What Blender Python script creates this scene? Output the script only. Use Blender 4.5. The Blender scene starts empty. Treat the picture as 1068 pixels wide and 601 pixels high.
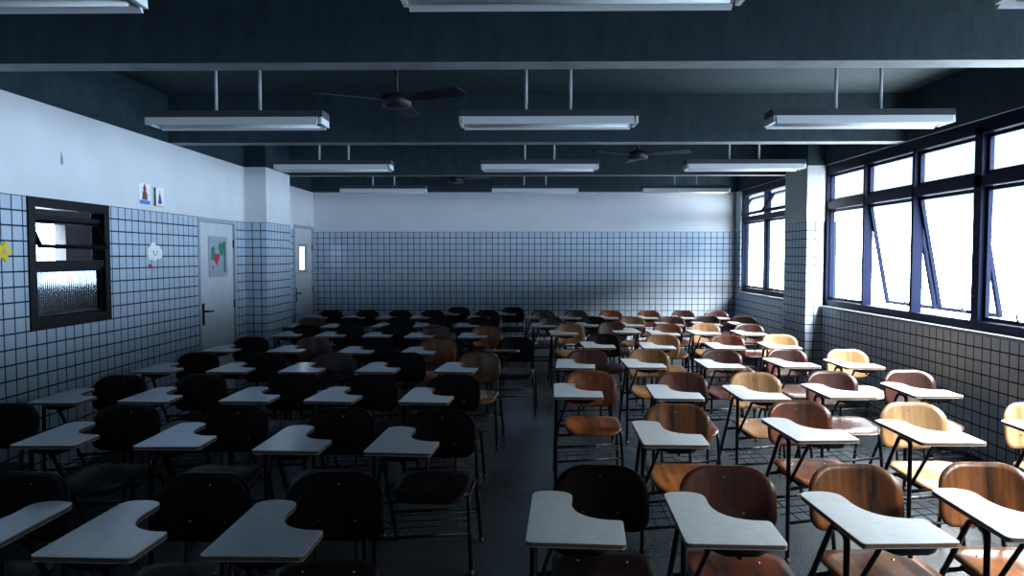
import bpy, bmesh, math, random
from mathutils import Vector, Matrix
random.seed(7)
PI = math.pi
C = bpy.context.scene.collection
T = 0.11                      # tile pitch
EYE = 1.70
XL, XF, XR = -3.61, -3.81, 3.85
YB, YN = 12.85, -2.6          # back wall, wall behind the camera
TILE_TOP, BEAM_Z, CEIL_Z = 2.137, 2.85, 3.33

# ------------------------------------------------------------------ materials
def nt(name):
    m = bpy.data.materials.new(name); m.use_nodes = True
    n = m.node_tree.nodes; l = m.node_tree.links
    return m, n, l, n['Principled BSDF']

def simple(name, col, rough=0.5, metal=0.0, spec=0.5, noise=0.0, nscale=20, bump=0.0):
    m, n, l, b = nt(name)
    b.inputs['Roughness'].default_value = rough
    b.inputs['Metallic'].default_value = metal
    b.inputs['Specular IOR Level'].default_value = spec
    b.inputs['Base Color'].default_value = (*col, 1)
    if noise or bump:
        tc = n.new('ShaderNodeTexCoord'); nz = n.new('ShaderNodeTexNoise')
        nz.inputs['Scale'].default_value = nscale; nz.inputs['Detail'].default_value = 6
        l.new(tc.outputs['Object'], nz.inputs['Vector'])
        if noise:
            r = n.new('ShaderNodeValToRGB')
            r.color_ramp.elements[0].position = 0.3; r.color_ramp.elements[1].position = 0.7
            r.color_ramp.elements[0].color = (*[c * (1 - noise) for c in col], 1)
            r.color_ramp.elements[1].color = (*[min(1, c * (1 + noise)) for c in col], 1)
            l.new(nz.outputs['Fac'], r.inputs['Fac']); l.new(r.outputs['Color'], b.inputs['Base Color'])
        if bump:
            bp = n.new('ShaderNodeBump'); bp.inputs['Strength'].default_value = bump
            bp.inputs['Distance'].default_value = 0.01
            l.new(nz.outputs['Fac'], bp.inputs['Height']); l.new(bp.outputs['Normal'], b.inputs['Normal'])
    return m

PAINT = (0.66, 0.70, 0.74)
TILE = (0.46, 0.56, 0.68)
GROUT = (0.012, 0.02, 0.035)
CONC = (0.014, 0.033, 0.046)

def wall_mat(name, axis):
    """glazed square tiles below TILE_TOP, white paint above, raw concrete band over BEAM_Z"""
    m, n, l, b = nt(name)
    tc = n.new('ShaderNodeTexCoord'); sp = n.new('ShaderNodeSeparateXYZ'); cb = n.new('ShaderNodeCombineXYZ')
    l.new(tc.outputs['Object'], sp.inputs[0])
    l.new(sp.outputs[axis], cb.inputs[0])
    off = n.new('ShaderNodeMath'); off.operation = 'SUBTRACT'; off.inputs[1].default_value = TILE_TOP - 30 * T
    l.new(sp.outputs[2], off.inputs[0]); l.new(off.outputs[0], cb.inputs[1])
    br = n.new('ShaderNodeTexBrick'); br.offset = 0; br.squash = 1
    br.inputs['Scale'].default_value = 1; br.inputs['Brick Width'].default_value = T
    br.inputs['Row Height'].default_value = T; br.inputs['Mortar Size'].default_value = 0.0065
    br.inputs['Mortar Smooth'].default_value = 0.2
    br.inputs['Color1'].default_value = (*TILE, 1); br.inputs['Color2'].default_value = (*[c * 0.93 for c in TILE], 1)
    br.inputs['Mortar'].default_value = (*GROUT, 1)
    l.new(cb.outputs[0], br.inputs['Vector'])
    # paint with faint mottling
    nz = n.new('ShaderNodeTexNoise'); nz.inputs['Scale'].default_value = 2.5; nz.inputs['Detail'].default_value = 8
    l.new(tc.outputs['Object'], nz.inputs['Vector'])
    pr = n.new('ShaderNodeValToRGB')
    pr.color_ramp.elements[0].position = 0.3; pr.color_ramp.elements[1].position = 0.75
    pr.color_ramp.elements[0].color = (*[c * 0.9 for c in PAINT], 1); pr.color_ramp.elements[1].color = (*PAINT, 1)
    l.new(nz.outputs['Fac'], pr.inputs['Fac'])
    # concrete
    nc = n.new('ShaderNodeTexNoise'); nc.inputs['Scale'].default_value = 3; nc.inputs['Detail'].default_value = 10
    nc.inputs['Roughness'].default_value = 0.7
    l.new(tc.outputs['Object'], nc.inputs['Vector'])
    cr = n.new('ShaderNodeValToRGB')
    cr.color_ramp.elements[0].position = 0.3; cr.color_ramp.elements[1].position = 0.72
    cr.color_ramp.elements[0].color = (*[c * 0.6 for c in CONC], 1); cr.color_ramp.elements[1].color = (*[c * 1.5 for c in CONC], 1)
    l.new(nc.outputs['Fac'], cr.inputs['Fac'])
    def gt(v):
        g = n.new('ShaderNodeMath'); g.operation = 'GREATER_THAN'; g.inputs[1].default_value = v
        l.new(sp.outputs[2], g.inputs[0]); return g
    g1, g2 = gt(TILE_TOP), gt(BEAM_Z)
    m1 = n.new('ShaderNodeMix'); m1.data_type = 'RGBA'; m2 = n.new('ShaderNodeMix'); m2.data_type = 'RGBA'
    l.new(g1.outputs[0], m1.inputs[0]); l.new(br.outputs['Color'], m1.inputs[6]); l.new(pr.outputs['Color'], m1.inputs[7])
    l.new(g2.outputs[0], m2.inputs[0]); l.new(m1.outputs[2], m2.inputs[6]); l.new(cr.outputs['Color'], m2.inputs[7])
    l.new(m2.outputs[2], b.inputs['Base Color'])
    # gloss only on the tile faces
    r1 = n.new('ShaderNodeMapRange'); b.inputs['Specular IOR Level'].default_value = 0.25; r1.inputs[3].default_value = 0.22; r1.inputs[4].default_value = 0.8
    mx = n.new('ShaderNodeMath'); mx.operation = 'MAXIMUM'
    l.new(g1.outputs[0], mx.inputs[0]); l.new(br.outputs['Fac'], mx.inputs[1]); l.new(mx.outputs[0], r1.inputs[0])
    l.new(r1.outputs[0], b.inputs['Roughness'])
    iv = n.new('ShaderNodeMath'); iv.operation = 'SUBTRACT'; iv.inputs[0].default_value = 1
    l.new(br.outputs['Fac'], iv.inputs[1])
    bp = n.new('ShaderNodeBump'); bp.inputs['Strength'].default_value = 0.5; bp.inputs['Distance'].default_value = 0.002
    l.new(mx.outputs[0], iv.inputs[1]); l.new(iv.outputs[0], bp.inputs['Height']); l.new(bp.outputs['Normal'], b.inputs['Normal'])
    return m

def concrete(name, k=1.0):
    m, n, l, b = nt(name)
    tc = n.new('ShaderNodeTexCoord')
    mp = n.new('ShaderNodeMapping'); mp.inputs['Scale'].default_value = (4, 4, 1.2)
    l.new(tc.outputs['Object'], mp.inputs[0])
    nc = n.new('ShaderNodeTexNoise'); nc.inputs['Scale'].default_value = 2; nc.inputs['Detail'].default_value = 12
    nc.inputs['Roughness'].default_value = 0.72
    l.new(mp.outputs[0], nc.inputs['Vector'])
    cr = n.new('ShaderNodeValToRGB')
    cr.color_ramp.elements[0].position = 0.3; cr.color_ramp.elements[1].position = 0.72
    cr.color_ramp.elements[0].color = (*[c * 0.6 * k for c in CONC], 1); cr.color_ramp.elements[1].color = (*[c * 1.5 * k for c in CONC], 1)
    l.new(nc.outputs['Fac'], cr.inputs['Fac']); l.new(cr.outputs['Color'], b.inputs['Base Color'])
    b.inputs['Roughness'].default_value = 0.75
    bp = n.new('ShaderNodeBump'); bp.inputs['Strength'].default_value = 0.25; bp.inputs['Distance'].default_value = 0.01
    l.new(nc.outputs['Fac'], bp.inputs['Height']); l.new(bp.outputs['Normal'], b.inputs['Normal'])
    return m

def floor_mat():
    m, n, l, b = nt('terrazzo floor')
    tc = n.new('ShaderNodeTexCoord')
    vo = n.new('ShaderNodeTexNoise'); vo.inputs['Scale'].default_value = 75; vo.inputs['Detail'].default_value = 6
    l.new(tc.outputs['Object'], vo.inputs['Vector'])
    big = n.new('ShaderNodeTexNoise'); big.inputs['Scale'].default_value = 1.6; big.inputs['Detail'].default_value = 6
    l.new(tc.outputs['Object'], big.inputs['Vector'])
    r = n.new('ShaderNodeValToRGB')
    r.color_ramp.elements[0].position = 0.45; r.color_ramp.elements[1].position = 0.78
    r.color_ramp.elements[0].color = (0.002, 0.004, 0.006, 1); r.color_ramp.elements[1].color = (0.06, 0.08, 0.095, 1)
    l.new(vo.outputs['Fac'], r.inputs['Fac'])
    br = n.new('ShaderNodeTexBrick'); br.offset = 0
    br.inputs['Scale'].default_value = 1; br.inputs['Brick Width'].default_value = 1.0; br.inputs['Row Height'].default_value = 1.0
    br.inputs['Mortar Size'].default_value = 0.004
    br.inputs['Color1'].default_value = (1, 1, 1, 1); br.inputs['Color2'].default_value = (0.9, 0.9, 0.9, 1)
    br.inputs['Mortar'].default_value = (0.15, 0.15, 0.15, 1)
    l.new(tc.outputs['Object'], br.inputs['Vector'])
    mx = n.new('ShaderNodeMix'); mx.data_type = 'RGBA'; mx.blend_type = 'MULTIPLY'; mx.inputs[0].default_value = 1
    l.new(r.outputs['Color'], mx.inputs[6]); l.new(br.outputs['Color'], mx.inputs[7])
    l.new(mx.outputs[2], b.inputs['Base Color'])
    mr = n.new('ShaderNodeMapRange'); mr.inputs[3].default_value = 0.10; mr.inputs[4].default_value = 0.55
    l.new(big.outputs['Fac'], mr.inputs[0]); l.new(mr.outputs[0], b.inputs['Roughness'])
    b.inputs['Specular IOR Level'].default_value = 0.17
    return m

def wood(name, dark, light, rough=0.30, spec=0.6):
    m, n, l, b = nt(name)
    b.inputs['Specular IOR Level'].default_value = spec
    tc = n.new('ShaderNodeTexCoord'); oi = n.new('ShaderNodeObjectInfo')
    mp = n.new('ShaderNodeMapping'); mp.inputs['Scale'].default_value = (1, 0.09, 0.09)
    l.new(tc.outputs['Object'], mp.inputs[0])
    ad = n.new('ShaderNodeVectorMath'); ad.operation = 'ADD'
    mu = n.new('ShaderNodeMath'); mu.operation = 'MULTIPLY'; mu.inputs[1].default_value = 37
    l.new(oi.outputs['Random'], mu.inputs[0])
    l.new(mp.outputs[0], ad.inputs[0]); l.new(mu.outputs[0], ad.inputs[1])
    nz = n.new('ShaderNodeTexNoise'); nz.inputs['Scale'].default_value = 17; nz.inputs['Detail'].default_value = 7
    nz.inputs['Roughness'].default_value = 0.65; nz.inputs['Distortion'].default_value = 0.4
    l.new(ad.outputs[0], nz.inputs['Vector'])
    r = n.new('ShaderNodeValToRGB')
    r.color_ramp.elements[0].position = 0.33; r.color_ramp.elements[1].position = 0.66
    r.color_ramp.elements[0].color = (*dark, 1); r.color_ramp.elements[1].color = (*light, 1)
    l.new(nz.outputs['Fac'], r.inputs['Fac']); l.new(r.outputs['Color'], b.inputs['Base Color'])
    b.inputs['Roughness'].default_value = rough
    return m

M = dict(
    wall_y=wall_mat('tiled wall along the room', 1), wall_x=wall_mat('tiled wall across the room', 0),
    conc=concrete('raw concrete'), floor=floor_mat(),
    soffit=simple('window-lit soffit tone', (.22, .25, .28), .7, noise=.25, nscale=5),  # underside made paler than the concrete: window light put into its colour
    black=simple('black painted steel', (0.002, 0.0025, 0.004), 0.38, 0.0, 0.2),
    winframe=simple('dark blue window steel', (0.002, 0.005, 0.022), 0.45, 0, .12),
    sill=simple('grey stone sill', (0.16, 0.19, 0.24), 0.35, noise=0.2, nscale=40),
    laminate=simple('white laminate', (0.52, 0.57, 0.60), 0.17, noise=0.05, nscale=30),
    ply=simple('plywood edge', (0.13, 0.07, 0.04), 0.5, noise=0.3, nscale=60),
    door=simple('pale grey door paint', (0.56, 0.60, 0.65), 0.42, noise=0.05, nscale=6),
    doortrim=simple('grey door frame paint', (0.33, 0.38, 0.44), 0.45),
    bolt=simple('bright bolt', (0.25, 0.26, 0.28), 0.25, 1.0),
    rubber=simple('black rubber', (0.012, 0.012, 0.013), 0.7),
    enamel=simple('white enamel reflector', (0.72, 0.76, 0.79), 0.35),
    housing=simple('dark grey housing', (0.05, 0.06, 0.075), 0.5),
    tube=simple('unlit fluorescent tube', (0.72, 0.75, 0.78), 0.25),
    rod=simple('grey painted rod', (0.45, 0.49, 0.54), 0.45),
    fan=simple('dark fan paint', (0.012, 0.013, 0.016), 0.5),
    paper=simple('white paper', (0.82, 0.83, 0.85), 0.8),
    red=simple('red paper', (0.55, 0.02, 0.05), 0.7), pink=simple('pink paper', (0.70, 0.16, 0.25), 0.7),
    green=simple('green paper', (0.03, 0.20, 0.13), 0.7), yellow=simple('yellow paper', (0.75, 0.60, 0.02), 0.7),
    blue=simple('blue print', (0.05, 0.22, 0.60), 0.7), navy=simple('navy print', (0.03, 0.06, 0.25), 0.7),
    brown=simple('brown print', (0.16, 0.06, 0.04), 0.7), skin=simple('peach print', (0.65, 0.40, 0.30), 0.7),
    ink=simple('black ink', (0.01, 0.01, 0.012), 0.7), stain=simple('grey stain', (0.22, 0.24, 0.28), 0.9),
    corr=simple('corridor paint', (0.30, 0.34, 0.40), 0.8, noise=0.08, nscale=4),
    corrshade=simple('corridor paint in shade', (0.03, 0.035, 0.045), 0.8),  # corridor wall coloured near black to stand for its unlit side
    ground=simple('corridor floor', (0.14, 0.15, 0.16), 0.6),
    board=simple('dark chalkboard', (0.02, 0.05, 0.045), 0.6),
)
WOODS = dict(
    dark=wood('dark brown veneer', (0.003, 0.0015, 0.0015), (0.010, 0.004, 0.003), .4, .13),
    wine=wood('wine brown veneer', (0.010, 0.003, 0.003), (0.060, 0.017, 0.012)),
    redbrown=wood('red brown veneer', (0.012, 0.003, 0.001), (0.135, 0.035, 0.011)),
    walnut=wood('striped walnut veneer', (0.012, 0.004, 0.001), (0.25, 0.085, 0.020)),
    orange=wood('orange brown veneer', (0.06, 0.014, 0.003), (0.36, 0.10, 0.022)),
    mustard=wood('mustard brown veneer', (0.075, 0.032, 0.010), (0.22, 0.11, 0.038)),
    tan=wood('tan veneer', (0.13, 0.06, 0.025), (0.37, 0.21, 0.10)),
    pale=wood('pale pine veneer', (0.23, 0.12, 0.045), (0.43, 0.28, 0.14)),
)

def glass(name, gl=0.06, rough=0.02, tint=(1, 1, 1)):
    m = bpy.data.materials.new(name); m.use_nodes = True
    n = m.node_tree.nodes; l = m.node_tree.links; n.clear()
    o = n.new('ShaderNodeOutputMaterial'); mx = n.new('ShaderNodeMixShader'); mx.inputs[0].default_value = gl
    t = n.new('ShaderNodeBsdfTransparent'); t.inputs[0].default_value = (*tint, 1)
    g = n.new('ShaderNodeBsdfGlossy'); g.inputs['Roughness'].default_value = rough
    l.new(t.outputs[0], mx.inputs[1]); l.new(g.outputs[0], mx.inputs[2]); l.new(mx.outputs[0], o.inputs[0])
    return m
M['glass'] = glass('clear window glass')

def ribbed_glass():
    m, n, l, b = nt('ribbed glass')
    b.inputs['Transmission Weight'].default_value = 1; b.inputs['Roughness'].default_value = 0.12
    b.inputs['IOR'].default_value = 1.25; b.inputs['Base Color'].default_value = (0.75, 0.85, 0.92, 1)
    tc = n.new('ShaderNodeTexCoord'); w = n.new('ShaderNodeTexWave'); w.bands_direction = 'Y'
    w.inputs['Scale'].default_value = 14
    l.new(tc.outputs['Object'], w.inputs['Vector'])
    bp = n.new('ShaderNodeBump'); bp.inputs['Strength'].default_value = 0.8; bp.inputs['Distance'].default_value = 0.01
    l.new(w.outputs['Fac'], bp.inputs['Height']); l.new(bp.outputs['Normal'], b.inputs['Normal'])
    return m
M['ribbed'] = ribbed_glass()
M['frosted'] = simple('frosted door glass', (0.30, 0.40, 0.48), 0.3)

# ------------------------------------------------------------------ mesh helpers
class MB:
    """collects pieces into one mesh"""
    def __init__(s): s.bm = bmesh.new()
    def box(s, lo, hi, mat=0):
        x0, y0, z0 = lo; x1, y1, z1 = hi
        v = [s.bm.verts.new(p) for p in ((x0,y0,z0),(x1,y0,z0),(x1,y1,z0),(x0,y1,z0),(x0,y0,z1),(x1,y0,z1),(x1,y1,z1),(x0,y1,z1))]
        for f in ((3,2,1,0),(4,5,6,7),(0,1,5,4),(1,2,6,5),(2,3,7,6),(3,0,4,7)):
            s.bm.faces.new([v[i] for i in f]).material_index = mat
        return s
    def bar(s, a, b, w, h, up=(0,0,1)):
        a, b = Vector(a), Vector(b); d = (b - a).normalized(); u = Vector(up)
        x = d.cross(u).normalized() * (w / 2); y = x.cross(d).normalized() * (h / 2)
        r0 = [s.bm.verts.new(a + p) for p in (-x-y, x-y, x+y, -x+y)]
        r1 = [s.bm.verts.new(b + p) for p in (-x-y, x-y, x+y, -x+y)]
        for i in range(4):
            j = (i + 1) % 4; s.bm.faces.new((r0[i], r0[j], r1[j], r1[i]))
        s.bm.faces.new(r0[::-1]); s.bm.faces.new(r1)
        return s
    def tube(s, pts, r, seg=10, cap=True):
        pts = [Vector(p) for p in pts]; rings = []
        n = None
        for i, p in enumerate(pts):
            d = ((pts[min(i+1, len(pts)-1)] - p).normalized() + (p - pts[max(i-1, 0)]).normalized()).normalized()
            if n is None:
                n = d.orthogonal().normalized()
            else:
                n = (n - d * n.dot(d)).normalized()
            b = d.cross(n)
            rr = r[i] if isinstance(r, (list, tuple)) else r
            rings.append([s.bm.verts.new(p + (n * math.cos(2*PI*k/seg) + b * math.sin(2*PI*k/seg)) * rr) for k in range(seg)])
        for q in range(len(rings) - 1):
            for k in range(seg):
                f = s.bm.faces.new((rings[q][k], rings[q][(k+1) % seg], rings[q+1][(k+1) % seg], rings[q+1][k])); f.smooth = True
        if cap:
            s.bm.faces.new(rings[0][::-1]); s.bm.faces.new(rings[-1])
        return s
    def plate(s, outline, th, fn, rings=6, mside=0):
        """solid sheet: outline (u,v) shrunk in rings to its centre, both faces mapped by fn(u,v,side)"""
        cu = sum(p[0] for p in outline) / len(outline); cv = sum(p[1] for p in outline) / len(outline)
        lay = []
        for side in (0, 1):
            L = []
            for q in range(rings):
                k = 1 - q / rings
                L.append([s.bm.verts.new(fn(cu + (u - cu) * k, cv + (v - cv) * k, side * th)) for u, v in outline])
            L.append(s.bm.verts.new(fn(cu, cv, side * th))); lay.append(L)
        N = len(outline)
        for side, L in enumerate(lay):
            for q in range(rings):
                for k in range(N):
                    j = (k + 1) % N
                    if q < rings - 1: vs = [L[q][k], L[q][j], L[q+1][j], L[q+1][k]]
                    else: vs = [L[q][k], L[q][j], L[rings]]
                    f = s.bm.faces.new(vs if side else vs[::-1]); f.smooth = True
        for k in range(N):
            j = (k + 1) % N
            f = s.bm.faces.new((lay[0][0][k], lay[0][0][j], lay[1][0][j], lay[1][0][k])); f.smooth = True; f.material_index = mside
        return s
    def prism(s, outline, z0, z1, fn=lambda u, v, w: (u, v, w), mtop=0, mside=0):
        a = [s.bm.verts.new(fn(u, v, z0)) for u, v in outline]; b = [s.bm.verts.new(fn(u, v, z1)) for u, v in outline]
        s.bm.faces.new(a[::-1]).material_index = mside; s.bm.faces.new(b).material_index = mtop
        for k in range(len(a)):
            j = (k + 1) % len(a); s.bm.faces.new((a[k], a[j], b[j], b[k])).material_index = mside
        return s
    def ball(s, c, r, sc=(1, 1, 1), seg=10):
        bmesh.ops.create_uvsphere(s.bm, u_segments=seg, v_segments=max(4, seg // 2), radius=r,
                                  matrix=Matrix.Translation(c) @ Matrix.Diagonal((*sc, 1)))
        return s
    def build(s, name, mats, parent=None, bevel=0, **props):
        bmesh.ops.recalc_face_normals(s.bm, faces=s.bm.faces)
        if bevel:
            es = [e for e in s.bm.edges if len(e.link_faces) == 2 and e.calc_face_angle(0) > 0.6]
            bmesh.ops.bevel(s.bm, geom=es, offset=bevel, segments=2, affect='EDGES', profile=0.7)
        me = bpy.data.meshes.new(name); s.bm.to_mesh(me); s.bm.free()
        for m in (mats if isinstance(mats, (list, tuple)) else [mats]): me.materials.append(m)
        o = bpy.data.objects.new(name, me); C.objects.link(o)
        if parent is not None: o.parent = parent
        for k, v in props.items(): o[k] = v
        return o

def mirror(mb):
    bmesh.ops.scale(mb.bm, vec=(-1, 1, 1), verts=mb.bm.verts)
    bmesh.ops.reverse_faces(mb.bm, faces=mb.bm.faces)
    return mb

def thing(name, label, cat, loc=(0, 0, 0), rz=0, group=None):
    o = bpy.data.objects.new(name, None); C.objects.link(o); o.empty_display_size = 0.1
    o.location = loc; o.rotation_euler.z = rz
    if label: o['label'] = label
    o['category'] = cat
    if group: o['group'] = group
    return o

def struct(o): o['kind'] = 'structure'; return o

def copy_tree(o, parent=None):
    c = o.copy(); C.objects.link(c)
    if parent is not None: c.parent = parent
    for ch in list(o.children): copy_tree(ch, c)
    return c

def arc(cx, cy, r, a0, a1, n=6):
    return [(cx + r * math.cos(math.radians(a0 + (a1 - a0) * i / n)), cy + r * math.sin(math.radians(a0 + (a1 - a0) * i / n))) for i in range(n + 1)]

def bez(p0, p1, p2, p3, n=8, skip=True):
    out = []
    for i in range(1 if skip else 0, n + 1):
        t = i / n; a = (1-t)**3; b = 3*t*(1-t)**2; c = 3*t*t*(1-t); d = t**3
        out.append((a*p0[0]+b*p1[0]+c*p2[0]+d*p3[0], a*p0[1]+b*p1[1]+c*p2[1]+d*p3[1]))
    return out

def round_path(pts, r, n=5):
    """round the inner corners of a 3-D polyline"""
    P = [Vector(p) for p in pts]; out = [P[0]]
    for i in range(1, len(P) - 1):
        a, b, c = P[i-1], P[i], P[i+1]
        u = (a - b).normalized(); v = (c - b).normalized()
        for k in range(n + 1):
            t = k / n
            out.append((1-t)**2 * (b + u * r) + 2*t*(1-t) * b + t*t * (b + v * r))
    out.append(P[-1]); return out

# ------------------------------------------------------------------ room shell
def walled(name, axis, x0, x1, a0, a1, z0, z1, holes, mat):
    """wall slab between x0..x1 (thickness), running a0..a1 along the other axis, with rectangular holes (a0,a1,z0,z1)"""
    A = sorted({a0, a1, *[h[0] for h in holes], *[h[1] for h in holes]})
    Z = sorted({z0, z1, *[h[2] for h in holes], *[h[3] for h in holes]})
    mb = MB()
    for i in range(len(A) - 1):
        run = None
        for k in range(len(Z) - 1):
            ac, zc = (A[i] + A[i+1]) / 2, (Z[k] + Z[k+1]) / 2
            if any(h[0] < ac < h[1] and h[2] < zc < h[3] for h in holes):
                if run is not None: spans.append(run)
                run = None; continue
            lo, hi = (Z[k], Z[k+1])
            if axis == 1: mb.box((x0, A[i], lo), (x1, A[i+1], hi))
            else: mb.box((A[i], x0, lo), (A[i+1], x1, hi))
    bmesh.ops.remove_doubles(mb.bm, verts=mb.bm.verts, dist=1e-5)
    dup = {}
    for f in mb.bm.faces: dup.setdefault(frozenset(v.index for v in f.verts), []).append(f)
    mb.bm.verts.index_update()
    dup = {}
    for f in mb.bm.faces: dup.setdefault(frozenset(v.index for v in f.verts), []).append(f)
    bmesh.ops.delete(mb.bm, geom=[f for fs in dup.values() if len(fs) > 1 for f in fs], context='FACES_ONLY')
    return struct(mb.build(name, mat))
spans = []

D1 = (7.80, 8.83, 0.0, 2.135)            # near door
D2 = (11.72, 12.80, 0.0, 2.225)          # far door
WL = (5.10, 6.11, 1.148, 2.137)          # corridor window
COL_L = (9.16, 10.10)
COL_R = (9.10, 9.86)
W1 = (10.32, 12.55, 1.075, 2.85)         # far window
W2 = (-.97, 9.13, 1.065, 2.85)           # long window

walled('wall_left', 1, XL - 0.15, XL, YN - .15, COL_L[0], 0, CEIL_Z, [D1, WL], M['wall_y'])
walled('wall_left_far', 1, XF - 0.15, XF, COL_L[0], YB + .15, 0, CEIL_Z, [D2], M['wall_y'])
walled('wall_right', 1, XR, XR + 0.18, YN - .15, YB + .15, 0, CEIL_Z, [W1, W2], M['wall_y'])
struct(MB().box((XF, YB, 0), (XR, YB + .15, CEIL_Z)).build('wall_back', M['wall_x']))
struct(MB().box((XL, YN - .15, 0), (XR, YN, CEIL_Z)).build('wall_front', M['wall_x']))

def two_sided_col(name, x0, x1, y0, y1):
    """pillar with the tiles laid along each face"""
    mb = MB().box((x0, y0, 0), (x1, y1, CEIL_Z))
    mb.bm.normal_update()
    bmesh.ops.recalc_face_normals(mb.bm, faces=mb.bm.faces)
    for f in mb.bm.faces: f.material_index = 1 if abs(f.normal.y) > 0.5 else 0
    return struct(mb.build(name, [M['wall_y'], M['wall_x']]))
two_sided_col('pillar_left', XF, -3.33, *COL_L)
two_sided_col('pillar_right', 3.63, XR, *COL_R)
two_sided_col('pillar_right_near', 3.60, XR, -1.8, -1.04)

struct(MB().box((XF - .15, YN - .15, -0.12), (XR + .18, YB + .15, 0)).build('floor', M['floor']))
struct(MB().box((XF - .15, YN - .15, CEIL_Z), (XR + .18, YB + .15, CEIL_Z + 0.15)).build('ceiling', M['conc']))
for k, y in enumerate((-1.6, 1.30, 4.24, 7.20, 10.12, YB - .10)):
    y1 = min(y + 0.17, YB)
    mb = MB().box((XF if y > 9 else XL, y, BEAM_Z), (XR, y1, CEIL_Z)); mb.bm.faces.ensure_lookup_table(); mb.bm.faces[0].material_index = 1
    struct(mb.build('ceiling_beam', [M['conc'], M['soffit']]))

# corridor beyond the left wall
struct(MB().box((-6.4, -3, -0.12), (XF - .15, 24, 0)).build('floor_corridor', M['ground']))
struct(MB().box((-6.4, -3, 2.86), (XF - .15, 24, 3.0)).build('ceiling_corridor', M['corr']))
walled('wall_corridor', 1, -6.4, -6.25, -3, 24, 0, 2.86, [(7.0, 9.58, 1.35, 2.2), (14.5, 23.0, 1.05, 2.75)], M['corrshade'])
struct(MB().box((-6.25, 23.85, 0), (XF - .15, 24, 2.86)).build('wall_corridor_end', M['corr']))
struct(MB().box((-6.25, -3, 0), (XF - .15, -2.85, 2.86)).build('wall_corridor_start', M['corr']))
struct(MB().box((XF - .15, YB + .15, 0), (XF, 24, 2.86)).build('wall_corridor_side', M['corr']))

# ------------------------------------------------------------------ windows
def pane_frame(mb, x, y0, y1, z0, z1, w, d):
    mb.box((x, y0, z0), (x + d, y1, z0 + w)); mb.box((x, y0, z1 - w), (x + d, y1, z1))
    mb.box((x, y0, z0 + w), (x + d, y0 + w, z1 - w)); mb.box((x, y1 - w, z0 + w), (x + d, y1, z1 - w))
    return mb

def sash(parent, y0, y1, z0, z1, x, tilt, pivot='top', handle=True):
    """a framed pane, tilted about its top edge (or its middle); its handle is a sub-part"""
    zc = {'top': z1, 'mid': (z0 + z1) / 2, 'bottom': z0}[pivot]
    R = Matrix.Translation((x + .02, 0, zc)) @ Matrix.Rotation(tilt, 4, 'Y') @ Matrix.Translation((-x - .02, 0, -zc))
    mb = pane_frame(MB(), x, y0, y1, z0, z1, 0.035, 0.035); bmesh.ops.transform(mb.bm, matrix=R, verts=mb.bm.verts)
    s = mb.build('sash', M['winframe'], parent)
    g = MB().box((x + .014, y0 + .035, z0 + .035), (x + .020, y1 - .035, z1 - .035)); bmesh.ops.transform(g.bm, matrix=R, verts=g.bm.verts)
    g.build('pane', M['glass'], s)
    if handle:
        ym = (y0 + y1) / 2
        h = MB().box((x - .02, ym - .02, z0 + .005), (x, ym + .02, z0 + .03)).tube([(x - .015, ym, z0 + .02), (x - .03, ym, z0 + .05), (x - .03, ym + .015, z0 + .11)], .008, 6)
        bmesh.ops.transform(h.bm, matrix=R, verts=h.bm.verts)
        h.build('handle', M['black'], s)
    return s

def window_right(name, span, ys, thick, opened, upper_tilt, tz=2.335):
    y0, y1, z0, z1 = span
    root = thing(name, None, 'window', (0, 0, 0)); del root['category']; struct(root)
    x = XR + 0.05
    fr = MB()
    fr.box((x - .02, y0, z0), (x + .09, y1, z0 + .075)); fr.box((x - .02, y0, z1 - .115), (x + .09, y1, z1))
    for j, y in enumerate(ys):
        w = 0.10 if j in thick else 0.045
        a = y0 if y <= y0 + .01 else (y1 - w if y >= y1 - .01 else y - w / 2)
        fr.box((x - .02, a, z0 + .075), (x + .08, a + w, z1 - .06))
    fr.build('frame', M['winframe'], root)
    MB().box((x - .02, y0, tz - .045), (x + .085, y1, tz + .045)).build('transom', M['winframe'], root)
    for j in range(len(ys) - 1):
        a = ys[j] + (0.055 if j in thick else 0.026); b = ys[j + 1] - (0.055 if j + 1 in thick else 0.026)
        sash(root, a, b, z0 + .08, tz - .05, x + .02, opened.get(j, 0), 'top')
        sash(root, a, b, tz + .05, z1 - .12, x + .02, upper_tilt, 'mid', False)
    return root
window_right('window_1', W1, [10.32, 11.43, 12.55], (), {}, 0.5)
window_right('window_2', W2, [-.97, .05, 1.06, 2.07, 3.08, 4.09, 5.10, 6.11, 7.11, 8.12, 9.13], (1, 4, 7), {8: -0.19, 7: -0.19, 5: -0.15, 2: -0.17}, 0)
for nm, (a, b, z, _) in (('trim_1', W1), ('trim_2', W2)):
    struct(MB().box((XR - .045, a - .06, z - .03), (XR + .05, b + .06, z)).build(nm, M['sill'], bevel=.004))

struct(MB().box((XR + .18, 9.95, 3.06), (5.2, 13.0, 3.16)).build('light_block_slab', M['conc']))  # unseen slab added outside the far window to cut daylight on the back wall

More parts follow.
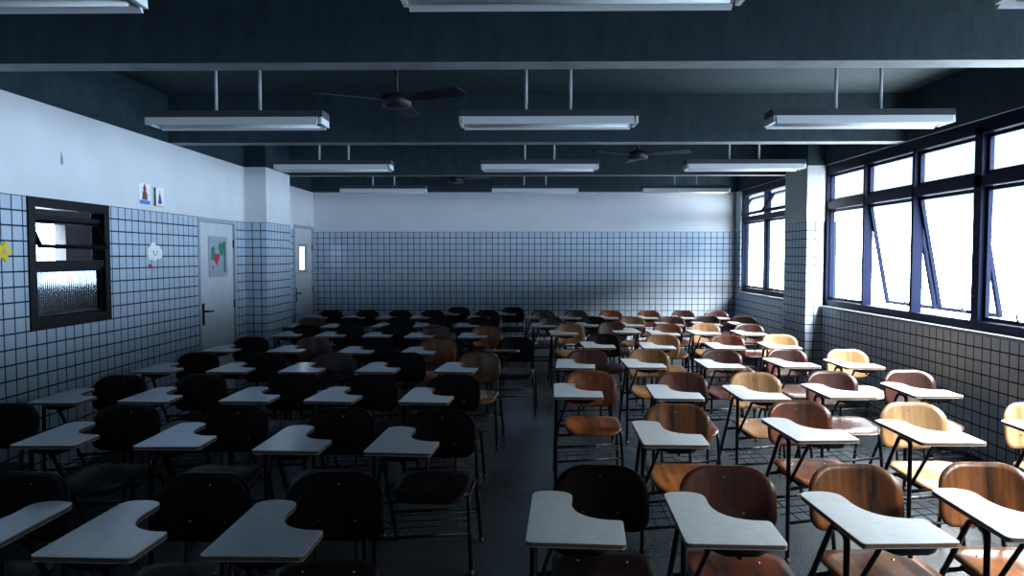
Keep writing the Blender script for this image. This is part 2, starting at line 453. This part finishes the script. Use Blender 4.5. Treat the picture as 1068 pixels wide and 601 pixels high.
# corridor window in the left wall
root = thing('window_3', None, 'window'); del root['category']; struct(root)
a, b, z0, z1 = WL
fr = pane_frame(MB(), XL - .10, a, b, z0, z1, .075, .115)
fr.box((XL - .09, a + .07, 1.605), (XL + .005, b - .07, 1.665))
fr.build('frame', M['black'], root)
low = pane_frame(MB(), XL - .07, a + .07, b - .07, z0 + .07, 1.605, .03, .05).build('sash', M['black'], root)
MB().box((XL - .055, a + .10, z0 + .10), (XL - .047, b - .10, 1.576)).build('pane', M['ribbed'], low)
up = MB().box((XL - .07, a + .07, 1.975), (XL - .02, b - .07, 2.01)).build('transom', M['black'], root)
R = Matrix.Translation((XL - .05, 0, 1.97)) @ Matrix.Rotation(-0.42, 4, 'Y') @ Matrix.Translation((-XL + .05, 0, -1.97))
mb = pane_frame(MB(), XL - .07, a + .08, b - .08, 1.745, 1.975, .022, .03); bmesh.ops.transform(mb.bm, matrix=R, verts=mb.bm.verts)
aw = mb.build('sash', M['black'], root)
mb = MB().box((XL - .06, a + .10, 1.765), (XL - .054, b - .10, 1.955)); bmesh.ops.transform(mb.bm, matrix=R, verts=mb.bm.verts)
mb.build('pane', M['glass'], aw)

# ------------------------------------------------------------------ doors
def door(name, span, x, gy, gz, hy, gm):
    a, b, z0, z1 = span
    root = thing(name, None, 'door'); del root['category']; struct(root)
    f = MB().box((x - .12, a, 0), (x + .012, a + .045, z1)).box((x - .12, b - .045, 0), (x + .012, b, z1)).box((x - .12, a + .045, z1 - .045), (x + .012, b - .045, z1))
    f.build('frame', M['doortrim'], root)
    l = MB()
    A, B, Z = a + .05, b - .05, z1 - .05
    for (p, q, r, s_) in ((A, gy[0], .01, Z), (gy[1], B, .01, Z), (gy[0], gy[1], .01, gz[0]), (gy[0], gy[1], gz[1], Z)):
        l.box((x - .05, p, r), (x - .012, q, s_))
    leaf = l.build('leaf', M['door'], root)
    pane_frame(MB(), x - .02, gy[0] - .05, gy[1] + .05, gz[0] - .05, gz[1] + .05, .055, .018).build('window_frame', M['doortrim'], leaf, bevel=.004)
    MB().box((x - .034, gy[0], gz[0]), (x - .028, gy[1], gz[1])).build('pane', M[gm], leaf)
    h = MB().box((x - .012, hy - .024, .91), (x - .004, hy + .024, 1.16)).tube(round_path([(x - .01, hy, 1.07), (x + .045, hy, 1.07), (x + .045, hy + .14, 1.065)], .02), .011, 8)
    h.ball((x - .002, hy, .96), .012, (0.5, 1, 1.4))
    h.build('handle', M['black'], leaf)
    for z in (.35, 1.1, 1.85):
        MB().tube([(x - .006, b - .046, z - .05), (x - .006, b - .046, z + .05)], .010, 8).build('hinge', M['black'], root)
    return root
door('door_1', D1, XL, (8.14, 8.55), (1.50, 1.88), 7.93, 'frosted')
door('door_2', D2, XF, (12.04, 12.42), (1.46, 1.86), 11.84, 'glass')

# ------------------------------------------------------------------ wall decorations
def onwall(outline, y, z, x, th, mat, name, label=None, cat=None, parent=None, group=None):
    o = MB().prism(outline, 0, th, lambda u, v, w: (x + w, y + u, z + v)).build(name, mat, parent)
    if label: o['label'] = label; o['category'] = cat
    if group: o['group'] = group
    return o
def circ(cx, cz, r, n=12, sx=1): return [(cx + sx * r * math.cos(2*PI*k/n), cz + r * math.sin(2*PI*k/n)) for k in range(n)]
def rect(u0, v0, u1, v1): return [(u0, v0), (u1, v0), (u1, v1), (u0, v1)]

p = onwall(rect(0, 0, .205, .205), 6.615, 2.185, XL, .004, M['paper'], 'paper_drawing', 'white paper drawing with brown figure and blue band on left wall', 'drawing', group='drawings on the left wall')
onwall(rect(.01, .008, .195, .045), 6.615, 2.185, XL + .004, .001, M['blue'], 'printed_band', parent=p)
for ol, mt, nm in ((circ(.10, .155, .028), 'brown', 'printed_head'), ([(.05, .05), (.15, .05), (.135, .13), (.065, .13)], 'brown', 'printed_body'), (circ(.10, .185, .014), 'red', 'printed_cap'),
                   (rect(.145, .09, .17, .105), 'skin', 'printed_arm')):
    onwall(ol, 6.615, 2.185, XL + .0045, .001, M[mt], nm, parent=p)
p = onwall(rect(0, 0, .19, .19), 6.87, 2.185, XL, .012, M['paper'], 'paper_drawing', 'white paper drawing with small blue figure, nearer the doors', 'drawing', group='drawings on the left wall')
for ol, mt, nm in ((rect(0, .004, .035, .186), 'ink', 'printed_edge'), (circ(.11, .145, .016), 'skin', 'printed_head'), ([(.075, .03), (.15, .03), (.122, .125), (.098, .125)], 'navy', 'printed_body'),
                   (rect(.03, .0, .18, .014), 'skin', 'printed_ground')):
    onwall(ol, 6.87, 2.185, XL + .012, .001, M[mt], nm, parent=p)

cl = []
for cx, cz, r, a0, a1 in ((.06, .06, .055, 170, 300), (.15, .045, .05, 230, 330), (.235, .07, .055, 260, 400), (.20, .10, .05, 20, 110), (.115, .125, .055, 20, 160), (.05, .09, .045, 110, 200)):
    cl += arc(cx, cz, r, a0, a1, 6)
c = onwall(cl, 6.72, 1.655, XL, .012, M['paper'], 'paper_cloud', 'white paper cloud with a smiling face on the left wall tiles', 'decoration')
for ol, nm in ((circ(.115, .085, .009), 'eye'), (circ(.185, .085, .009), 'eye')):
    onwall(ol, 6.72, 1.655, XL + .012, .001, M['ink'], nm, parent=c)
onwall(arc(.15, .085, .035, 210, 330, 6) + arc(.15, .085, .029, 330, 210, 6), 6.72, 1.655, XL + .012, .001, M['ink'], 'mouth', parent=c)
def heart(s):
    return [(s * 16 * math.sin(t) ** 3 / 32, s * (13 * math.cos(t) - 5 * math.cos(2*t) - 2 * math.cos(3*t) - math.cos(4*t)) / 32) for t in [2*PI*k/24 for k in range(24)]][::-1]
onwall(heart(.055), 6.785, 1.600, XL, .006, M['red'], 'paper_heart', 'tiny dark red paper heart on the tiles under the cloud', 'decoration')
fl = []
for k in range(40):
    t = 2*PI*k/40; r = .060 + .018 * math.cos(5 * t); fl.append((r * math.cos(t), r * math.sin(t)))
c = onwall(fl, 4.86, 1.73, XL, .008, M['yellow'], 'paper_flower', 'yellow paper flower on the left wall at the edge of the frame', 'decoration')
onwall(circ(0, 0, .022), 4.86, 1.73, XL + .008, .002, M['skin'], 'flower_centre', parent=c)
onwall([(0, 0), (.018, -.01), (.03, .02), (.022, .06), (.012, .10), (.004, .06)], 5.50, 2.42, XL, .002, M['stain'], 'plaster_mark', 'small grey mark on the white plaster above the corridor window', 'mark')
# decorations stuck on the near door's pane
gx = XL - .028
onwall(heart(.16), 8.345, 1.67, gx, .004, M['red'], 'paper_heart', 'large red paper heart on the glass of the near door', 'decoration')
onwall(heart(.07), 8.25, 1.565, gx, .004, M['pink'], 'paper_heart', 'small pink paper heart low on the glass of the near door', 'decoration')
leaf = [(0, -.09), (.05, -.05), (.075, .02), (.05, .08), (0, .06), (-.05, .08), (-.075, .02), (-.05, -.05)]
onwall(leaf, 8.225, 1.735, gx, .004, M['green'], 'paper_leaf', 'green paper leaf left of the red heart on the door glass', 'decoration')
onwall(leaf, 8.475, 1.785, gx, .004, M['green'], 'paper_leaf', 'green paper leaf right of the red heart on the door glass', 'decoration')

# ------------------------------------------------------------------ hanging lamps
def make_lamp():
    r = thing('ceiling_light', None, 'ceiling light', (0, 0, 2.70))
    sw = lambda u, v, w: (w, u, v)
    MB().prism([(-.105, .0), (-.085, .05), (.085, .05), (.105, .0)], -.66, .66, sw).build('housing', M['housing'], r, bevel=.003)
    rf = MB()
    for s in (-1, 1):
        rf.prism([(s * .100, -.001), (s * .125, -.060), (s * .118, -.062), (s * .04, -.012), (s * .04, -.001)], -.635, .625, sw)
    rf.prism([(-.04, -.012), (.04, -.012), (.04, -.001), (-.04, -.001)], -.635, .625, sw)
    rf.build('reflector', M['enamel'], r)
    for s in (-1, 1):
        MB().tube([(-.60, s * .055, -.042), (.60, s * .055, -.042)], .014, 10).build('fluorescent_tube', M['tube'], r)
        MB().prism([(-.098, -.001), (.098, -.001), (.105, -.050), (-.105, -.050)], *sorted((s * .636, s * .655)), sw).build('end_cap', M['enamel'], r)
    for s in (-1, 1):
        rd = MB().tube([(s * .165, 0, .055), (s * .165, 0, CEIL_Z - 2.722)], .012, 10).build('rod', M['rod'], r)
        MB().tube([(s * .165, 0, CEIL_Z - 2.747), (s * .165, 0, CEIL_Z - 2.724)], [.028, .035], 12).build('mount', M['rod'], rd)
    return r
lamp0 = make_lamp(); first = True
ROWN = ['nearest row overhead', 'second row', 'third row', 'farthest row by the back wall']
COLN = ['on the door side', 'in the middle', 'on the window side']
for i, y in enumerate((2.70, 5.31, 8.00, 10.85)):
    for j, x in enumerate((-2.13, 0.19, 2.48)):
        o = lamp0 if first else copy_tree(lamp0); first = False
        o.location = (x, y, 2.722)
        o['label'] = 'hanging twin-tube ceiling light, %s, %s' % (ROWN[i], COLN[j]); o['group'] = 'hanging ceiling lights'

# ------------------------------------------------------------------ ceiling fans
def make_fan():
    r = thing('ceiling_fan', None, 'ceiling fan', (0, 0, 2.95))
    MB().tube([(0, 0, .05), (0, 0, CEIL_Z - 2.95)], .014, 10).build('rod', M['fan'], r)
    MB().tube([(0, 0, CEIL_Z - 2.95 - .07), (0, 0, CEIL_Z - 2.952)], [.03, .06], 16).build('canopy', M['fan'], r)
    MB().tube([(0, 0, -.055), (0, 0, -.045), (0, 0, .03), (0, 0, .06)], [.05, .12, .12, .05], 24).build('motor', M['fan'], r)
    for k in range(3):
        a = 2*PI*k/3
        ol = [(.10, -.02), (.20, -.035), (.26, -.065), (.64, -.075), (.665, -.05), (.665, .05), (.64, .065), (.26, .055), (.20, .03), (.10, .02)]
        MB().prism(ol, -.004, .004, lambda u, v, w: (u * math.cos(a) - v * math.sin(a), u * math.sin(a) + v * math.cos(a), w - v * .22)).build('blade', M['fan'], r)
    return r
fan0 = make_fan()
for i, (x, y, rz, lb) in enumerate(((-1.02, 5.75, -.56, 'dark three-bladed ceiling fan nearest the camera, door side'),
                                    (1.43, 8.85, -.52, 'dark three-bladed ceiling fan on the window side'),
                                    (-1.10, 11.6, -.54, 'dark three-bladed ceiling fan farthest back, door side'))):
    o = fan0 if i == 0 else copy_tree(fan0)
    o.location = (x, y, 2.95); o.rotation_euler.z = rz; o['label'] = lb; o['group'] = 'ceiling fans'

# ------------------------------------------------------------------ tablet-arm chairs
def tablet_outline():
    w = .345
    o = arc(.018, .018, .018, 180, 270, 4) + arc(w - .018, .018, .018, 270, 360, 4)
    o += arc(w - .012, .205, .018, 0, 90, 4)
    o += bez((w - .03, .223), (.25, .225), (.185, .255), (.168, .345), 10)
    o += bez((.168, .345), (.158, .40), (.170, .43), (.168, .475), 6)
    o += bez((.168, .475), (.165, .525), (.115, .535), (.085, .535), 6)
    o += bez((.085, .535), (.04, .535), (.002, .525), (.004, .47), 6)
    return o

def sup_rect(w, h, rt, rb, n=6):
    """rounded panel outline centred on 0: wide round top corners, softer bottom ones"""
    o = []
    for cx, cy, rx, ry, a0 in ((w/2 - rt, h/2 - rt * .8, rt, rt * .8, 0), (-w/2 + rt, h/2 - rt * .8, rt, rt * .8, 90), (-w/2 + rb, -h/2 + rb * .9, rb, rb * .9, 180), (w/2 - rb, -h/2 + rb * .9, rb, rb * .9, 270)):
        for k in range(n + 1):
            a = math.radians(a0 + 90 * k / n); o.append((cx + rx * math.cos(a), cy + ry * math.sin(a)))
    return o

def make_chair(left_handed=False, tilt=0.0):
    r = thing('tablet_arm_chair', None, 'chair')
    def out(mb, name, mat, parent=r, bevel=0, **p):
        if left_handed: mirror(mb)
        return mb.build(name, mat, parent, bevel, **p)
    # writing tablet: front edge at y -.60, outer edge at x -.29
    TZ = Matrix.Translation((0, -.45, .70)) @ Matrix.Rotation(tilt, 4, 'X') @ Matrix.Translation((0, .45, -.70))
    t = MB().prism(tablet_outline(), .700, .720, lambda u, v, w: (u - .29, v - .60, w), mtop=0, mside=1)
    bmesh.ops.transform(t.bm, matrix=TZ, verts=t.bm.verts)
    tb = out(t, 'tablet', [M['laminate'], M['ply']], bevel=.003)
    b = MB().plate([(x * .62 - .10, y * .7 - .505) for x, y in sup_rect(.36, .22, .1, .1)], .034, lambda u, v, w: (u, v, .664 + w + 6 * (u + .10) ** 2 * (1 - w / .034) * .3), 2)
    b.tube([(-.10, -.56, .652), (-.10, -.56, .668)], .009, 8)
    bmesh.ops.transform(b.bm, matrix=TZ, verts=b.bm.verts)
    out(b, 'bracket', M['black'], tb)
    # backrest: plywood, curved in plan, leaning back
    def bk(u, v, w): return (u, .02 - u * u * 1.35 + w + (v + .14) * .16, .66 + v)
    back = out(MB().plate(sup_rect(.405, .27, .125, .085), .012, bk), 'backrest', WOODS['dark'])
    for (u, v) in ((0, .085), (-.075, -.06), (.075, -.06)):
        out(MB().ball(bk(u, v, -.001), .0065, (1, .6, 1), 8), 'bolt', M['bolt'], back)
    # seat: dished plywood with a waterfall front
    def st(u, v, w):
        f = max(0, -v - .08)
        return (u, -.235 + v, .425 + .35 * u * u + .10 * max(0, v - .05) - 1.6 * f * f + w)
    seat = out(MB().plate(sup_rect(.41, .41, .12, .10), .012, st), 'seat', WOODS['dark'])
    for (u, v) in ((-.10, .12), (.10, .12), (0, -.08)):
        out(MB().ball(st(u, v, .012), .007, (1, 1, .5), 8), 'bolt', M['bolt'], seat)
    # frame
    rr = .0115
    def leg(pts, rad=.03):
        lg = out(MB().tube(round_path(pts, rad), rr, 10), 'leg', M['black'])
        f = Vector(pts[0]); d = (Vector(pts[1]) - f).normalized()
        out(MB().tube([f, f + d * .03], .0145, 10), 'rubber_foot', M['rubber'], lg)
        return lg
    leg([(-.275, -.47, 0), (-.270, -.455, .688), (-.268, -.40, .688)])                 # front post under the tablet
    leg([(-.278, .06, 0), (-.268, -.345, .688), (-.266, -.40, .688)])                  # rear leg rising to the tablet
    leg([(.225, -.37, 0), (.205, -.33, .408), (.205, -.20, .408)], .05)                # right front
    leg([(.225, .09, 0), (.205, -.02, .408), (.205, -.20, .408)], .05)                 # right rear
    out(MB().tube([(-.270, -.455, .43), (-.20, -.55, .685)], .009, 8), 'tablet_brace', M['black'])
    out(MB().tube([(-.272, -.457, .408), (.205, -.30, .408)], .010, 8).tube([(-.272, -.17, .408), (.205, -.06, .408)], .010, 8).tube([(-.17, -.40, .408), (-.17, -.13, .408)], .010, 8), 'seat_frame', M['black'])
    for s in (-1, 1):
        out(MB().tube(round_path([(s * .085, -.20, .408), (s * .085, .0, .410), (s * .085, .065, .75)], .04), .009, 8), 'back_support', M['black'])
    out(MB().tube([(-.273, -.466, .22), (.214, -.35, .22)], .009, 8), 'stretcher', M['black'])
    out(MB().tube([(-.273, -.07, .22), (.214, .03, .22)], .009, 8), 'stretcher', M['black'])
    rk = MB()
    for k in range(1, 6):
        q = k / 6; rk.tube([(-.273 + .487 * q, -.466 + .116 * q, .228), (-.273 + .487 * q, -.07 + .10 * q, .228)], .003, 5)
    for k in range(1, 4):
        q = k / 4; rk.tube([(-.273, -.466 + .396 * q, .233), (.214, -.35 + .38 * q, .233)], .003, 5)
    out(rk, 'book_rack', M['black'])
    return r

protoR, protoL = make_chair(), make_chair(True)
protoT = make_chair(False, -0.125)
used = {'R': False, 'L': False, 'T': False}
WN = dict(dark='dark brown', wine='wine brown', redbrown='red-brown', walnut='striped walnut', orange='orange-brown', mustard='mustard brown', tan='tan', pale='pale pine')

def place(x, y, deg, wd, label, group, kind='R'):
    """x, y: the front outer corner of the tablet"""
    p = {'R': protoR, 'L': protoL, 'T': protoT}[kind]
    o = p if not used[kind] else copy_tree(p); used[kind] = True
    a = math.radians(deg); cx, cy = ((-.29, -.60) if kind != 'L' else (.29, -.60))
    o.location = (x - (cx * math.cos(a) - cy * math.sin(a)), y - (cx * math.sin(a) + cy * math.cos(a)), 0)
    o.rotation_euler.z = a
    for ch in o.children:
        if ch.name.startswith(('seat', 'backrest')) and not ch.name.startswith('seat_frame'):
            ch.material_slots[0].link = 'OBJECT'; ch.material_slots[0].material = WOODS[wd]
    o['label'] = label; o['group'] = group
    return o

ORD = ['first', 'second', 'third', 'fourth', 'fifth', 'sixth', 'seventh']
RN = ['front', 'second', 'third', 'fourth', 'fifth', 'sixth', 'seventh']
#            x,     y,   yaw, wood, kind
LEFT = [
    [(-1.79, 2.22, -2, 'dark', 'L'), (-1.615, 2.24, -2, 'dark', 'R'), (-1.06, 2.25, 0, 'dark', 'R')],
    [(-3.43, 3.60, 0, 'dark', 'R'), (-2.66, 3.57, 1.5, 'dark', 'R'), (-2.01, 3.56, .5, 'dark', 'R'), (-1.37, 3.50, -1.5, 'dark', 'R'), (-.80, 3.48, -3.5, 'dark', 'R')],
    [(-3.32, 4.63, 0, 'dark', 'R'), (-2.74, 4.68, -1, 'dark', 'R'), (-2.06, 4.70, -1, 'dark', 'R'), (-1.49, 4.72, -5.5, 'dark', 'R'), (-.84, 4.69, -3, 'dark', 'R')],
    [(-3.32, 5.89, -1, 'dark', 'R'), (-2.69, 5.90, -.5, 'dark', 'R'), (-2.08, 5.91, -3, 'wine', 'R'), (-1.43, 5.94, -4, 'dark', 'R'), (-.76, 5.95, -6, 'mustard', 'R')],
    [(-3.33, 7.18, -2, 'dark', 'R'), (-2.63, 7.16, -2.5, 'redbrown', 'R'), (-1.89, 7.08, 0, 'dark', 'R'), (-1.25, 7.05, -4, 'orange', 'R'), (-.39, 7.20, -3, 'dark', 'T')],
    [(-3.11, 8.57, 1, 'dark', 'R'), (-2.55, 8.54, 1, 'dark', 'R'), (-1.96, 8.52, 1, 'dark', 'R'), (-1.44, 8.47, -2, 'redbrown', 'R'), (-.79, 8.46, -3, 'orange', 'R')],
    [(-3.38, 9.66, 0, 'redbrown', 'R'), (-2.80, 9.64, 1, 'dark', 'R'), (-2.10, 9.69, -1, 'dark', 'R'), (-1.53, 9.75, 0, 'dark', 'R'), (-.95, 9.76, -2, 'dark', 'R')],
]
for i, row in enumerate(LEFT):
    for j, (x, y, d, wd, k) in enumerate(row):
        n = len(row)
        where = '%s from the door wall' % ORD[j] if j < n / 2 else ('nearest the aisle' if j == n - 1 else '%s from the aisle' % ORD[n - 1 - j])
        xtra = {'L': 'left-handed ', 'T': 'tilted-top '}.get(k, '')
        place(x, y, d, wd, '%s%s tablet-arm chair, %s row of left block, %s' % (xtra, WN[wd], RN[i], where), 'tablet-arm chairs of the left block', k)
RIGHT = [
    [(.01, 2.38, -3.2, 'dark', 'R'), (.56, 2.375, -1.9, 'redbrown', 'R'), (1.16, 2.38, 2.6, 'walnut', 'R'), (1.69, 2.44, -2, 'walnut', 'R')],
    [(.63, 3.64, -1.2, 'walnut', 'R'), (1.46, 3.73, 3.5, 'redbrown', 'R'), (2.10, 3.70, .5, 'pale', 'R'), (2.84, 3.70, 0, 'pale', 'R')],
    [(.22, 4.88, -1.8, 'orange', 'R'), (.91, 4.84, -2.5, 'redbrown', 'R'), (1.50, 4.82, 0, 'tan', 'R'), (2.13, 4.89, 1, 'wine', 'R'), (2.75, 4.95, 0, 'wine', 'R')],
    [(.29, 6.16, -4, 'redbrown', 'R'), (.93, 6.19, .5, 'mustard', 'R'), (1.62, 6.18, 0, 'wine', 'R'), (2.31, 6.24, 3, 'wine', 'R'), (2.85, 6.20, 1, 'pale', 'R')],
    [(.66, 7.53, 1.5, 'dark', 'R'), (1.29, 7.49, -2, 'mustard', 'R'), (2.03, 7.48, -2, 'redbrown', 'R'), (2.63, 7.52, -3, 'pale', 'R')],
    [(.36, 8.80, 2, 'mustard', 'R'), (1.53, 9.05, 1, 'wine', 'L'), (1.62, 8.76, -1, 'redbrown', 'R'), (2.16, 8.86, 0, 'tan', 'R'), (2.72, 8.82, -1, 'wine', 'R')],
    [(.14, 9.75, 2, 'wine', 'R'), (.77, 9.86, 1, 'dark', 'R'), (1.37, 9.86, 3, 'mustard', 'R'), (1.94, 9.94, 0, 'redbrown', 'R'), (2.50, 10.00, 1, 'wine', 'R'), (3.03, 10.01, 0, 'wine', 'R')],
]
for i, row in enumerate(RIGHT):
    for j, (x, y, d, wd, k) in enumerate(row):
        n = len(row)
        where = ('nearest the aisle' if j == 0 else '%s from the aisle' % ORD[j]) if j < n / 2 else ('nearest the windows' if j == n - 1 else '%s from the windows' % ORD[n - 1 - j])
        xtra = {'L': 'left-handed '}.get(k, '')
        place(x, y, d, wd, '%s%s tablet-arm chair, %s row of right block, %s' % (xtra, WN[wd], RN[i], where), 'tablet-arm chairs of the right block', k)
BACK = [(344, 'dark'), (382, 'dark'), (416.5, 'dark'), (450.5, 'dark'), (478, 'dark'), (508, 'dark'), (535, 'dark'), (566, 'wine'), (600.5, 'wine'), (637, 'orange'), (676.5, 'walnut'), (712.5, 'wine'), (747, 'wine')]
ORDB = ORD + ['eighth', 'ninth', 'tenth', 'eleventh', 'twelfth', 'thirteenth']
for j, (px, wd) in enumerate(BACK):
    x = (px - 545) * 11.65 / 736
    dy = .73 if j in (4, 6) else 0; x *= (11.65 + dy) / 11.65
    place(x - .29, 11.05 + dy, 0, wd, '%s tablet-arm chair, last row by back wall, %s from door side' % (WN[wd], ORDB[j]), 'tablet-arm chairs along the back wall')

# ------------------------------------------------------------------ daylight
w = bpy.data.worlds.new('sky'); bpy.context.scene.world = w; w.use_nodes = True
n, l = w.node_tree.nodes, w.node_tree.links
bg = n['Background']
tc = n.new('ShaderNodeTexCoord'); sp = n.new('ShaderNodeSeparateXYZ'); l.new(tc.outputs['Generated'], sp.inputs[0])
cr = n.new('ShaderNodeValToRGB'); mr = n.new('ShaderNodeMapRange'); mr.inputs[1].default_value = -1; mr.inputs[2].default_value = 1
l.new(sp.outputs[2], mr.inputs[0]); l.new(mr.outputs[0], cr.inputs['Fac'])
LOW, HIGH, DEEP = (0.60, 0.78, 1.0), (0.93, 0.98, 1.0), (0.64, 0.84, 1.0)
PROF = ((-1.0, 1.0, HIGH), (-.62, 1.0, HIGH), (-.50, .3, LOW), (-.21, .25, LOW), (-.12, 1.0, LOW), (.02, 1.15, LOW), (.06, .075, DEEP), (.36, .075, DEEP), (.43, 1.7, HIGH), (.57, 4.6, HIGH), (.8, 4.0, HIGH), (1.0, 3.2, HIGH))
e = cr.color_ramp.elements
while len(e) < len(PROF): e.new(0.5)
for q, (z, g, c) in zip(e, PROF): q.position = z * .5 + .5
for q, (z, g, c) in zip(e, PROF): q.color = (*[g * v for v in c], 1)
l.new(cr.outputs['Color'], bg.inputs['Color']); bg.inputs['Strength'].default_value = 24

def portal(name, loc, rot, sx, sy):
    d = bpy.data.lights.new(name, 'AREA'); d.shape = 'RECTANGLE'; d.size = sx; d.size_y = sy
    d.cycles.is_portal = True
    o = bpy.data.objects.new(name, d); C.objects.link(o); o.location = loc; o.rotation_euler = rot
for a, b, z0, z1 in (W1, W2):
    portal('daylight_portal', (XR + .19, (a + b) / 2, (z0 + z1) / 2), (0, PI / 2, 0), z1 - z0, b - a)

# ------------------------------------------------------------------ camera and view
cd = bpy.data.cameras.new('camera'); cam = bpy.data.objects.new('camera', cd); C.objects.link(cam)
cam.location = (0, 0, EYE)
cam.rotation_euler = (PI / 2 - math.atan(33.5 / 736), 0, math.atan(11 / 736))
cd.sensor_width = 36; cd.lens = 36 * 736 / 1068; cd.clip_start = 0.05
sc = bpy.context.scene; sc.camera = cam
vs = sc.view_settings; vs.view_transform = 'Standard'; vs.look = 'None'; vs.gamma = 1; vs.use_curve_mapping = False
vs.exposure = 0.0
cy = sc.cycles
cy.use_denoising = True; cy.max_bounces = 8; cy.diffuse_bounces = 1; cy.glossy_bounces = 3; cy.transmission_bounces = 6; cy.transparent_max_bounces = 16
cy.caustics_reflective = False; cy.caustics_refractive = False; cy.sample_clamp_indirect = 6
